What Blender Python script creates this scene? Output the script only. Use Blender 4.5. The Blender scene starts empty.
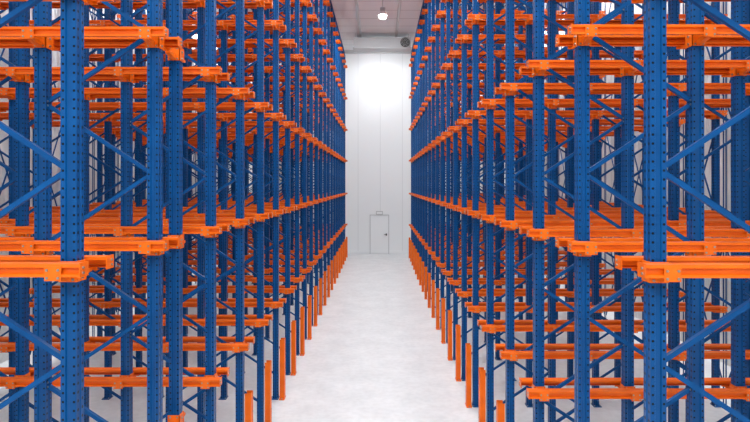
import bpy, bmesh, math, random
from mathutils import Vector, Matrix
random.seed(4)
scene = bpy.context.scene
col = scene.collection
try:
    scene.view_settings.view_transform = 'Standard'
    scene.view_settings.look = 'None'
    scene.view_settings.exposure = 0.0
except Exception as e:
    print(e)

# ---------------------------------------------------------------- materials
def new_mat(name, base=(.8,.8,.8), rough=.5, metal=0.0, emit=None, estr=0, spec=.5):
    m = bpy.data.materials.new(name); m.use_nodes = True
    nt = m.node_tree; b = nt.nodes['Principled BSDF']
    b.inputs['Base Color'].default_value = (*base, 1)
    b.inputs['Roughness'].default_value = rough
    b.inputs['Metallic'].default_value = metal
    b.inputs['Specular IOR Level'].default_value = spec
    if emit:
        b.inputs['Emission Color'].default_value = (*emit, 1)
        b.inputs['Emission Strength'].default_value = estr
    return m, nt, b

def noise_color(nt, b, c1, c2, scale, detail=4, coord='Object', lo=.35, hi=.65):
    tc = nt.nodes.new('ShaderNodeTexCoord')
    n = nt.nodes.new('ShaderNodeTexNoise'); n.inputs['Scale'].default_value = scale
    n.inputs['Detail'].default_value = detail
    r = nt.nodes.new('ShaderNodeValToRGB')
    r.color_ramp.elements[0].position = lo; r.color_ramp.elements[0].color = (*c1, 1)
    r.color_ramp.elements[1].position = hi; r.color_ramp.elements[1].color = (*c2, 1)
    nt.links.new(tc.outputs[coord], n.inputs['Vector'])
    nt.links.new(n.outputs['Fac'], r.inputs['Fac'])
    nt.links.new(r.outputs['Color'], b.inputs['Base Color'])
    return tc, n, r

def M(nt, op, a, b=None, c=None):
    n = nt.nodes.new('ShaderNodeMath'); n.operation = op
    for i, v in enumerate((a, b, c)):
        if v is None: continue
        if isinstance(v, (int, float)): n.inputs[i].default_value = v
        else: nt.links.new(v, n.inputs[i])
    return n.outputs[0]

BLUE1 = (.0004, .058, .205); BLUE2 = (.0006, .080, .270)
mUp, nt, b = new_mat('blue_perforated_steel', BLUE1, .3, spec=.25)
tc, n, r = noise_color(nt, b, BLUE1, BLUE2, 3.0)
sp = nt.nodes.new('ShaderNodeSeparateXYZ'); nt.links.new(tc.outputs['Object'], sp.inputs[0])
geo = nt.nodes.new('ShaderNodeNewGeometry')
sn = nt.nodes.new('ShaderNodeSeparateXYZ'); nt.links.new(geo.outputs['True Normal'], sn.inputs[0])
zf = M(nt, 'FRACT', M(nt, 'DIVIDE', sp.outputs['Z'], .05))
zd = M(nt, 'MULTIPLY', M(nt, 'ABSOLUTE', M(nt, 'SUBTRACT', zf, .5)), .05)
def hole(coord, off, r_):
    d = M(nt, 'ABSOLUTE', M(nt, 'SUBTRACT', M(nt, 'ABSOLUTE', coord), off))
    dist = M(nt, 'SQRT', M(nt, 'ADD', M(nt, 'MULTIPLY', d, d), M(nt, 'MULTIPLY', zd, zd)))
    return M(nt, 'LESS_THAN', dist, r_)
hs = M(nt, 'MULTIPLY', hole(sp.outputs['X'], .031, .0072), M(nt, 'GREATER_THAN', M(nt, 'ABSOLUTE', sn.outputs['Y']), .8))
hf = M(nt, 'MULTIPLY', hole(sp.outputs['Y'], .024, .009), M(nt, 'GREATER_THAN', M(nt, 'ABSOLUTE', sn.outputs['X']), .8))
hm = M(nt, 'MAXIMUM', hs, hf)
mix = nt.nodes.new('ShaderNodeMix'); mix.data_type = 'RGBA'
nt.links.new(hm, mix.inputs[0]); nt.links.new(r.outputs['Color'], mix.inputs[6])
mix.inputs[7].default_value = (.0003, .002, .008, 1)
nt.links.new(mix.outputs[2], b.inputs['Base Color'])

mBlue, nt, b = new_mat('blue_painted_steel', BLUE1, .4, spec=.18)
noise_color(nt, b, BLUE1, BLUE2, 4.0)
mOr, nt, b = new_mat('orange_painted_steel', (.9, .16, .01), .34, spec=.3)
noise_color(nt, b, (.78, .122, .003), (.87, .155, .005), 5.0)
mBolt, _, _ = new_mat('zinc_bolt', (.4, .4, .38), .35, .9)

mFloor, nt, b = new_mat('polished_concrete', (.7, .7, .7), .38)
tc, n, r = noise_color(nt, b, (.70, .72, .73), (.80, .82, .83), 1.8, 12, 'Object', .3, .7)
n2 = nt.nodes.new('ShaderNodeTexNoise'); n2.inputs['Scale'].default_value = 9; n2.inputs['Detail'].default_value = 9
nt.links.new(tc.outputs['Object'], n2.inputs['Vector'])
mx = nt.nodes.new('ShaderNodeMix'); mx.data_type = 'RGBA'; mx.blend_type = 'MULTIPLY'; mx.inputs[0].default_value = .25
nt.links.new(r.outputs['Color'], mx.inputs[6])
r2 = nt.nodes.new('ShaderNodeValToRGB'); r2.color_ramp.elements[0].position = .3; r2.color_ramp.elements[0].color = (.65, .65, .65, 1)
r2.color_ramp.elements[1].position = .6
nt.links.new(n2.outputs['Fac'], r2.inputs['Fac']); nt.links.new(r2.outputs['Color'], mx.inputs[7])
nt.links.new(mx.outputs[2], b.inputs['Base Color'])
bp = nt.nodes.new('ShaderNodeBump'); bp.inputs['Strength'].default_value = .04
nt.links.new(n2.outputs['Fac'], bp.inputs['Height']); nt.links.new(bp.outputs[0], b.inputs['Normal'])

def panel_mat(name, c, axis, pitch, seam=.01, seamcol=(.45, .45, .45), rough=.5, folds=0):
    m, nt, b = new_mat(name, c, rough)
    tc = nt.nodes.new('ShaderNodeTexCoord')
    sp = nt.nodes.new('ShaderNodeSeparateXYZ'); nt.links.new(tc.outputs['Object'], sp.inputs[0])
    f = M(nt, 'FRACT', M(nt, 'DIVIDE', sp.outputs[axis], pitch))
    k = M(nt, 'LESS_THAN', f, seam / pitch)
    mix = nt.nodes.new('ShaderNodeMix'); mix.data_type = 'RGBA'
    nt.links.new(k, mix.inputs[0]); mix.inputs[6].default_value = (*c, 1); mix.inputs[7].default_value = (*seamcol, 1)
    nt.links.new(mix.outputs[2], b.inputs['Base Color'])
    if folds:
        mp = nt.nodes.new('ShaderNodeMapping'); mp.inputs['Scale'].default_value = (1, 1.6, .35)
        mp.inputs['Rotation'].default_value = (.3, 0, 0)
        ns = nt.nodes.new('ShaderNodeTexNoise'); ns.inputs['Scale'].default_value = 1.6; ns.inputs['Detail'].default_value = 3
        nt.links.new(tc.outputs['Object'], mp.inputs[0]); nt.links.new(mp.outputs[0], ns.inputs['Vector'])
        bp = nt.nodes.new('ShaderNodeBump'); bp.inputs['Strength'].default_value = folds; bp.inputs['Distance'].default_value = .5
        nt.links.new(ns.outputs['Fac'], bp.inputs['Height']); nt.links.new(bp.outputs[0], b.inputs['Normal'])
    return m
mWallB = panel_mat('white_insulated_panels', (.84, .87, .88), 'X', 1.15, .03, (.72, .75, .76))
mWallS = panel_mat('white_side_panels', (.80, .80, .78), 'Y', 1.15, .03, (.55, .55, .53), folds=.6)
mCeil = panel_mat('grey_ceiling_panels', (.78, .83, .85), 'Y', 1.15, .06, (.50, .53, .54))
mWhite, _, _ = new_mat('white_paint', (.84, .87, .88), .4)
mUnit, _, _ = new_mat('cooler_grey_paint', (.48, .50, .51), .5)
mDoorF, _, _ = new_mat('pale_grey_paint', (.56, .58, .59), .4)
mGrey, _, _ = new_mat('galvanised_grey', (.46, .48, .49), .4, .2)
mDark, _, _ = new_mat('black_plastic', (.02, .02, .02), .4)
mGlow, _, _ = new_mat('lamp_diffuser', (1, 1, 1), .4, 0, (1, .98, .94), 20)

# ---------------------------------------------------------------- mesh helpers
class MB:
    def __init__(s): s.v = []; s.f = []; s.mi = []; s.mats = []
    def slot(s, mat):
        if mat not in s.mats: s.mats.append(mat)
        return s.mats.index(mat)
    def box(s, x0, x1, y0, y1, z0, z1, mat):
        k = len(s.v); i = s.slot(mat)
        x0, x1 = min(x0, x1), max(x0, x1); y0, y1 = min(y0, y1), max(y0, y1)
        s.v += [(x, y, z) for z in (z0, z1) for y in (y0, y1) for x in (x0, x1)]
        for f in ((0,2,3,1),(4,5,7,6),(0,1,5,4),(2,6,7,3),(0,4,6,2),(1,3,7,5)):
            s.f.append([k + a for a in f]); s.mi.append(i)
    def poly(s, pts, mat):
        k = len(s.v); s.v += pts; s.f.append(list(range(k, k + len(pts)))); s.mi.append(s.slot(mat))
    def profile(s, pl, t, fn, L0, L1, mat):
        n = len(pl); off = []
        for i in range(n):
            p = Vector(pl[i])
            ns = []
            if i > 0: d = (p - Vector(pl[i-1])).normalized(); ns.append(Vector((-d.y, d.x)))
            if i < n-1: d = (Vector(pl[i+1]) - p).normalized(); ns.append(Vector((-d.y, d.x)))
            if len(ns) == 2:
                m = (ns[0] + ns[1]).normalized(); m = m / max(.3, m.dot(ns[0]))
            else: m = ns[0]
            off.append(tuple(p + m * t))
        ring = list(pl) + off[::-1]
        k = len(s.v); N = len(ring); i_ = s.slot(mat)
        for l in (L0, L1): s.v += [fn(a, b_, l) for a, b_ in ring]
        for i in range(N):
            j = (i + 1) % N
            s.f.append([k+i, k+j, k+N+j, k+N+i]); s.mi.append(i_)
        for i in range(n-1):
            a, b_, c, d = i, i+1, N-2-i, N-1-i
            s.f.append([k+a, k+d, k+c, k+b_]); s.mi.append(i_)
            s.f.append([k+N+a, k+N+b_, k+N+c, k+N+d]); s.mi.append(i_)
    def cyl(s, c, r, h, axis, mat, n=8, r2=None, caps=True):
        k = len(s.v); i_ = s.slot(mat); r2 = r if r2 is None else r2
        for l, rr in ((0, r), (h, r2)):
            for i in range(n):
                a = 2*math.pi*i/n; u, w = rr*math.cos(a), rr*math.sin(a)
                if axis == 'Z': p = (c[0]+u, c[1]+w, c[2]+l)
                elif axis == 'Y': p = (c[0]+u, c[1]+l, c[2]+w)
                else: p = (c[0]+l, c[1]+u, c[2]+w)
                s.v.append(p)
        for i in range(n):
            j = (i+1) % n; s.f.append([k+i, k+j, k+n+j, k+n+i]); s.mi.append(i_)
        if caps:
            s.f.append([k+i for i in range(n)][::-1]); s.mi.append(i_)
            s.f.append([k+n+i for i in range(n)]); s.mi.append(i_)
    def strut(s, a, b_, w, mat):
        a, b_ = Vector(a), Vector(b_); d = (b_-a).normalized()
        u = d.cross(Vector((1, 0, 0))).normalized()*w; v = Vector((1, 0, 0))*w*.5
        k = len(s.v); i = s.slot(mat)
        for p in (a, b_):
            for q in (-u-v, u-v, u+v, -u+v): s.v.append(tuple(p+q))
        for f in ((3,2,1,0),(4,5,6,7),(0,1,5,4),(1,2,6,5),(2,3,7,6),(3,0,4,7)):
            s.f.append([k+x for x in f]); s.mi.append(i)
    def mesh(s, name):
        me = bpy.data.meshes.new(name); me.from_pydata(s.v, [], s.f)
        for m in s.mats: me.materials.append(m)
        me.polygons.foreach_set('material_index', s.mi)
        bm = bmesh.new(); bm.from_mesh(me); bmesh.ops.recalc_face_normals(bm, faces=bm.faces); bm.to_mesh(me); bm.free()
        me.update(); return me
    def add(s, mb, off):
        k = len(s.v); s.v += [(v[0]+off[0], v[1]+off[1], v[2]+off[2]) for v in mb.v]
        mp = [s.slot(m) for m in mb.mats]
        for f, i in zip(mb.f, mb.mi): s.f.append([k+a for a in f]); s.mi.append(mp[i])

def obj(name, me, loc=(0,0,0), parent=None, label=None, category=None, group=None, kind=None):
    o = bpy.data.objects.new(name, me); o.location = loc; col.objects.link(o)
    if parent: o.parent = parent
    if label: o['label'] = label
    if category: o['category'] = category
    if group: o['group'] = group
    if kind: o['kind'] = kind
    return o

# ---------------------------------------------------------------- dimensions
CAMZ = 3.60
H_CEIL = 10.5; TOP = 9.95; YB = 30.0; XL = 7.6; XR = 6.9; YF = -6.0
LEV = [1.64, 3.17, 4.77, 6.30, 7.85, 9.40]     # top faces of the rails
XU6 = [0, .87, 1.95, 2.82, 3.90, 4.77]      # uprights inward
NODE0 = .41; RISE = .545

# ---------------------------------------------------------------- setting
def plane_box(name, x0, x1, y0, y1, z0, z1, mat):
    m = MB(); m.box(x0, x1, y0, y1, z0, z1, mat); return obj(name, m.mesh(name), kind='structure')
plane_box('floor', -XL, XR, YF, YB, -.1, 0, mFloor)
plane_box('ceiling', -XL, XR, YF, YB, H_CEIL, H_CEIL+.1, mCeil)
plane_box('wall_back', -XL, XR, YB, YB+.1, 0, H_CEIL, mWallB)
plane_box('wall_left', -XL-.1, -XL, YF, YB, 0, H_CEIL, mWallS)
plane_box('wall_right', XR, XR+.1, YF, YB, 0, H_CEIL, mWallS)
plane_box('trim_1', -XL, XR, YB-.08, YB, H_CEIL-.16, H_CEIL, mGrey)
plane_box('baseboard_back', -XL, XR, YB-.06, YB, 0, .14, mWhite)

# door
dx = -.03
m = MB()
m.box(dx-.46, dx+.46, YB-.10, YB-.061, .02, 1.96, mWhite)
m.box(dx-.32, dx+.32, YB-.108, YB-.10, 1.1, 1.75, mWhite)
door = obj('door_1', m.mesh('door_1'), kind='structure')
m = MB()
m.box(dx-.50, dx-.46, YB-.12, YB-.061, 0, 2.02, mDoorF)
m.box(dx+.46, dx+.50, YB-.12, YB-.061, 0, 2.02, mDoorF)
m.box(dx-.46, dx+.46, YB-.12, YB-.061, 1.98, 2.02, mDoorF)
obj('door_frame', m.mesh('door_frame'), parent=door, label='pale grey metal door frame')
m = MB(); m.box(dx+.32, dx+.39, YB-.15, YB-.10, .94, 1.05, mDark)
m.box(dx+.24, dx+.39, YB-.17, YB-.15, .98, 1.01, mDark)
obj('door_handle', m.mesh('door_handle'), parent=door, label='black lever door handle')
m = MB(); m.box(dx-.17, dx+.17, YB-.12, YB, 2.022, 2.20, mGrey); m.box(dx-.14, dx+.14, YB-.13, YB-.12, 2.05, 2.17, mWhite)
obj('emergency_light', m.mesh('emergency_light'), label='small rectangular emergency light fitted above the door', category='light')

# ---------------------------------------------------------------- rack parts
def upright_mb(sg):
    m = MB()
    h = .042; d = .045
    pl = [(d, h-.014), (d, h), (.019, h), (.014, h-.010), (-.014, h-.010), (-.019, h), (-d, h),
          (-d, .011), (-d+.006, .006), (-d+.006, -.006), (-d, -.011), (-d, -h),
          (-.019, -h), (-.014, -h+.010), (.014, -h+.010), (.019, -h), (d, -h), (d, -h+.014)]
    m.profile(pl, .003, lambda a, b_, l: (a*sg, b_, l), .012, TOP, mUp)
    m.box(-.050, .075, -.075, .075, 0, .012, mBlue) if sg > 0 else m.box(-.075, .050, -.075, .075, 0, .012, mBlue)
    for y in (-.06, .06):
        for x in (-.038, .06): m.cyl((x*sg, y, .012), .008, .018, 'Z', mBolt, 6)
    return m

def brace_mb(sg, up):
    m = MB(); W = .87
    a = Vector((.02*sg, 0, 0 if up else RISE)); b_ = Vector(((W-.02)*sg, 0, RISE if up else 0))
    d = (b_-a).normalized(); n = Vector((0, 1, 0)).cross(d)
    f = lambda u, v, l: tuple(a + d*l + n*u + Vector((0, 1, 0))*v)
    L = (b_-a).length; w = .0145
    m.profile([(-w, .015), (-w, -.015), (w, -.015), (w, .015)], .003, f, 0, L, mBlue)
    for q in (.03, L-.03):
        p = a + d*q; m.cyl((p.x, -.023, p.z), .009, .009, 'Y', mBolt, 6)
    return m

RH = .070
def arm_mb(sg):
    m = MB()
    for s in (-1, 1):
        m.box(-.052, .055, s*.043, s*.049, -.050, .066, mOr)
        for z in (-.036, .050):
            for x in (-.03, .03):
                m.cyl((x*sg, s*.049 if s > 0 else -.056, z), .008, .007, 'Y', mBolt, 6)
        k = len(m.v); i = m.slot(mOr)
        for y, zb in ((s*.049, -.045), (s*.190, -.020)):
            m.v += [(-.020, y, zb), (.020, y, zb), (.020, y, -.001), (-.020, y, -.001)]
        for f in ((0,1,2,3),(4,7,6,5),(0,4,5,1),(1,5,6,2),(2,6,7,3),(3,7,4,0)):
            m.f.append([k+a for a in f]); m.mi.append(i)
    xs = -.049*sg
    m.box(xs-.004, xs+.003, -.049, .049, -.050, .066, mOr)
    for z in (-.028, .028): m.cyl((xs-.012 if sg > 0 else xs+.004, 0, z), .010, .008, 'X', mBolt, 6)
    return m

def rail_mb(sg, s, XU):
    m = MB(); e = .14
    pl = [(.045, -.018), (.045, 0), (-.045, 0), (-.045, -.018), (-.022, -.026), (-.022, -.050), (-.045, -.057), (-.045, -RH), (-.02, -RH)]
    q = 1 if s < 0 else -1
    m.profile([(a*q, b_) for a, b_ in pl], .003 * q, lambda a, b_, l: (l, a, b_), -e*sg, (XU[-1]+.08)*sg, mOr)
    m.box(-e*sg, (-e-.005)*sg, -.047, .047, -RH-.003, .006, mOr)
    for z in (-.022, -.050): m.cyl(((-e-.005)*sg - (.007 if sg > 0 else 0), .015*s, z), .008, .007, 'X', mBolt, 6)
    yb = -.045 * q
    for u in XU:
        m.box(u*sg-.045, u*sg+.045, yb, yb-.004*q, -RH-.020, -.010, mOr)
        for x in (-.030, .030):
            for z in (-.032, -.074):
                y = yb - .004*q; m.cyl((u*sg+x, min(y, y-.006*q), z), .0075, .006, 'Y', mBolt, 6)
    return m

def guard_mb(sg):
    m = MB()
    pl = [(.038, .060), (-.034, .060), (-.042, .050), (-.042, .014), (-.034, .008), (-.034, -.008), (-.042, -.014), (-.042, -.050), (-.034, -.060), (.038, -.060)]
    m.profile(pl, .006, lambda a, b_, l: (a*sg, b_, l), .012, 1.0, mOr)
    m.box(-.046, .046, -.095, .095, 0, .012, mOr)
    for y in (-.080, .080): m.cyl((0, y, .012), .009, .016, 'Z', mBolt, 6)
    for z in (.3, .75): m.cyl((-.048*sg if sg > 0 else .042, .03, z), .010, .006, 'X', mBolt, 6)
    return m

LY = [3.30, 4.51, 6.00]
while LY[-1] + 1.25 < YB - .7: LY.append(LY[-1] + 1.25)
RY = [3.27, 4.45, 5.67]
while RY[-1] + 1.25 < YB - .7: RY.append(RY[-1] + 1.25)

nb = int((TOP - NODE0) / RISE)
NEAR = 7; RAILN = 12
RO = .152
stuff_rails = MB()
for sg, X0, ys, XU in ((-1, -1.75, LY, XU6), (1, 1.55, RY, XU6[:5])):
    bays = range(0, len(XU)-1, 2)
    uM = upright_mb(sg); aM = arm_mb(sg); bU = brace_mb(sg, True); bD = brace_mb(sg, False)
    me_up = uM.mesh('upright'); me_arm = aM.mesh('cantilever_arm')
    me_bu = bU.mesh('diagonal_brace'); me_bd = bD.mesh('diagonal_brace')
    rN = rail_mb(sg, -1, XU); rF = rail_mb(sg, 1, XU)
    me_rn = rN.mesh('pallet_rail'); me_rf = rF.mesh('pallet_rail')
    me_g = guard_mb(sg).mesh('column_guard')
    allb = MB(); alla = MB()
    for bi in bays:
        for k in range(nb):
            allb.add(bU if k % 2 == 0 else bD, (XU[bi]*sg, 0, NODE0 + k*RISE))
    for u in XU:
        for z in LEV: alla.add(aM, (u*sg, 0, z-RH))
    me_allb = allb.mesh('diagonal_brace'); me_alla = alla.mesh('cantilever_arm')
    for i, y in enumerate(ys):
        fr = obj('rack_frame', None, (X0, y, 0),
                 label='tall blue perforated steel rack frame with zigzag bracing beside the aisle',
                 category='storage rack', group='blue rack frames along the warehouse aisle')
        for u in XU: obj('upright', me_up, (u*sg, 0, 0), fr)
        if i < NEAR:
            for bi in bays:
                for k in range(nb):
                    obj('diagonal_brace', me_bu if k % 2 == 0 else me_bd, (XU[bi]*sg, 0, NODE0 + k*RISE), fr)
            for u in XU:
                for z in LEV: obj('cantilever_arm', me_arm, (u*sg, 0, z-RH), fr, label='orange bolted cantilever arm')
        else:
            obj('diagonal_brace', me_allb, (0, 0, 0), fr, kind='stuff')
            obj('cantilever_arm', me_alla, (0, 0, 0), fr, kind='stuff', label='orange bolted cantilever arms')
        if i < len(ys)-1:
            sb = MB(); D = ys[i+1]-y
            sb.box(-.004, .004, .02, .05, .012, TOP-.02, mBlue); sb.box(-.004, .004, D-.05, D-.02, .012, TOP-.02, mBlue)
            sb.box(-.012, .012, .01, .06, 0, .012, mBlue); sb.box(-.012, .012, D-.06, D-.01, 0, .012, mBlue)
            for zz in range(4):
                z0 = .35 + zz*2.35
                sb.strut((-.006*sg, .04, z0), (-.006*sg, D-.04, z0+2.25), .014, mBlue)
                sb.strut((.006*sg, D-.04, z0), (.006*sg, .04, z0+2.25), .014, mBlue)
            obj('cross_brace', sb.mesh('cross_brace'), (X0+(XU[-1]+.15)*sg, y, 0), label='blue flat bar cross bracing behind the rack frames',
                category='brace', group='blue cross braces at the rack rear')
        for z in LEV:
            for s, me, mb in ((-1, me_rn, rN), (1, me_rf, rF)):
                if i < RAILN:
                    obj('pallet_rail', me, (X0, y + s*RO, z + .001), label='orange steel pallet rail resting on rack arms',
                        category='rail', group='orange pallet rails in the racks')
                else:
                    stuff_rails.add(mb, (X0, y + s*RO, z + .001))
        obj('column_guard', me_g, (X0 - sg*.112, y, 0), label='orange steel floor post guarding the rack corner',
            category='post', group='orange guard posts along the aisle')
    for u in XU:
        m = MB()
        m.profile([(.03, 0), (-.03, 0), (-.03, .1), (.03, .1)], .004, lambda a, b_, l: (a, l, b_), ys[0]-.1, ys[-1]+.1, mBlue)
        obj('top_tie_beam', m.mesh('top_tie_beam'), (X0+u*sg, 0, TOP), label='long blue tie beam across the rack frame tops',
            category='beam', group='blue tie beams over the racks')
stuff = obj('pallet_rail', stuff_rails.mesh('pallet_rail_rest'), label='orange steel pallet rails in the deepest racks',
            category='rail', group='orange pallet rails in the racks', kind='stuff')
fr = obj('rack_frame', None, (-1.75, 4.97, 0), label='narrow blue perforated steel post frame doubled behind another frame',
         category='storage rack', group='blue rack frames along the warehouse aisle')
me_up = upright_mb(-1).mesh('upright'); me_arm = arm_mb(-1).mesh('cantilever_arm')
obj('upright', me_up, (0, 0, 0), fr)
for z in LEV: obj('cantilever_arm', me_arm, (0, 0, z-RH), fr, label='orange bolted cantilever arm')

# ---------------------------------------------------------------- ceiling equipment
def lamp(x, y, z):
    root = obj('high_bay_lamp', None, (x, y, z), label='round white high bay lamp hung from the ceiling', category='lamp',
               group='high bay lamps over the aisle')
    m = MB(); m.cyl((0, 0, .0), .17, .14, 'Z', mWhite, 24, .10, False); m.cyl((0, 0, .14), .10, .14, 'Z', mGrey, 20)
    obj('lamp_shade', m.mesh('lamp_shade'), parent=root)
    m = MB(); m.cyl((0, 0, -.10), .13, .12, 'Z', mGlow, 24); obj('lamp_diffuser', m.mesh('lamp_diffuser'), parent=root, label='glowing white lamp diffuser')
    m = MB(); m.cyl((0, 0, .28), .012, H_CEIL - z - .28, 'Z', mGrey, 8); obj('suspension_rod', m.mesh('suspension_rod'), parent=root)
for y in (3, 9, 15, 21.5): lamp(-.05 if y < 20 else .1, y, 9.85)

root = obj('evaporator_unit', None, (.1, 26.5, 9.85), label='pale grey ceiling evaporator cooling unit with dark fan', category='cooling unit')
m = MB(); m.box(-1.3, 1.3, 0, .8, 0, .45, mUnit); m.box(-1.34, 1.34, -.02, .82, -.04, 0, mGrey)
for x in (-.7, -.1, .5): m.box(x-.01, x+.01, -.008, 0, 0, .45, mGrey)
for x in (-1.0, -.4, .2):
    for z in (.10, .18, .26, .34): m.box(x-.22, x+.22, -.012, 0, z, z+.025, mGrey)
obj('body', m.mesh('body'), parent=root)
for fx in (1.05,):
    m = MB(); m.cyl((fx, -.08, .22), .23, .08, 'Y', mGrey, 28, None, False); m.cyl((fx, -.03, .22), .22, .02, 'Y', mDark, 28)
    for rr in (.06, .12, .18):
        for a in range(20):
            t0, t1 = 2*math.pi*a/20, 2*math.pi*(a+1)/20
            r1, r2 = rr-.006, rr+.006
            m.poly([(fx+r1*math.cos(t0), -.085, .22+r1*math.sin(t0)), (fx+r2*math.cos(t0), -.085, .22+r2*math.sin(t0)),
                    (fx+r2*math.cos(t1), -.085, .22+r2*math.sin(t1)), (fx+r1*math.cos(t1), -.085, .22+r1*math.sin(t1))], mGrey)
    obj('fan', m.mesh('fan'), parent=root, label='dark round fan behind wire grille')
m = MB()
for x in (-1.2, 1.2):
    for y in (.1, .7): m.cyl((x, y, .45), .015, H_CEIL-9.85-.45, 'Z', mGrey, 8)
obj('hanger_rod', m.mesh('hanger_rod'), parent=root)
for x in (-.9, .75):
    m = MB(); m.box(-.05, .05, 6, YB-.1, -.10, 0, mGrey)
    obj('cable_tray', m.mesh('cable_tray'), (x, 0, H_CEIL), label='long grey cable tray fixed under the ceiling', category='cable tray', group='cable trays under the ceiling')

# ---------------------------------------------------------------- lights
def area(name, loc, rot, size, sy, power, colr=(.95, .98, 1)):
    l = bpy.data.lights.new(name, 'AREA'); l.shape = 'RECTANGLE'; l.size = size; l.size_y = sy; l.energy = power; l.color = colr
    o = bpy.data.objects.new(name, l); o.location = loc; o.rotation_euler = rot; col.objects.link(o); return o
for y in (-3, 2, 7, 12, 17): area('aisle_light', (-.1, y, 9.75), (0, 0, 0), 1.2, 2.5, 250)
area('aisle_light', (-.1, 22, 9.75), (math.radians(18), 0, 0), 1.2, 2.0, 330)
area('end_light', (0, 27.6, 9.75), (math.radians(40), 0, 0), 1.6, .5, 75)
for y in (2, 8, 14, 20, 26):
    area('side_light', (-7.1, y, 10.2), (0, 0, 0), .6, 4.5, 270)
    area('side_light', (6.4, y, 10.2), (0, 0, 0), .6, 4.5, 270)
area('front_light', (-1, -5, 8.6), (math.radians(64), 0, 0), 5, 1.5, 480, (1, 1, 1))

w = bpy.data.worlds.new('World'); scene.world = w; w.use_nodes = True
w.node_tree.nodes['Background'].inputs[0].default_value = (1, 1, 1, 1)
w.node_tree.nodes['Background'].inputs[1].default_value = .56

# ---------------------------------------------------------------- camera
cam = bpy.data.cameras.new('Camera'); co = bpy.data.objects.new('Camera', cam); col.objects.link(co)
co.location = (0, 0, CAMZ); co.rotation_euler = (math.radians(90), 0, 0)
cam.sensor_width = 36; cam.lens = 580/750*36
cam.shift_x = -5/750; cam.shift_y = -27/750
cam.clip_start = .05
scene.camera = co
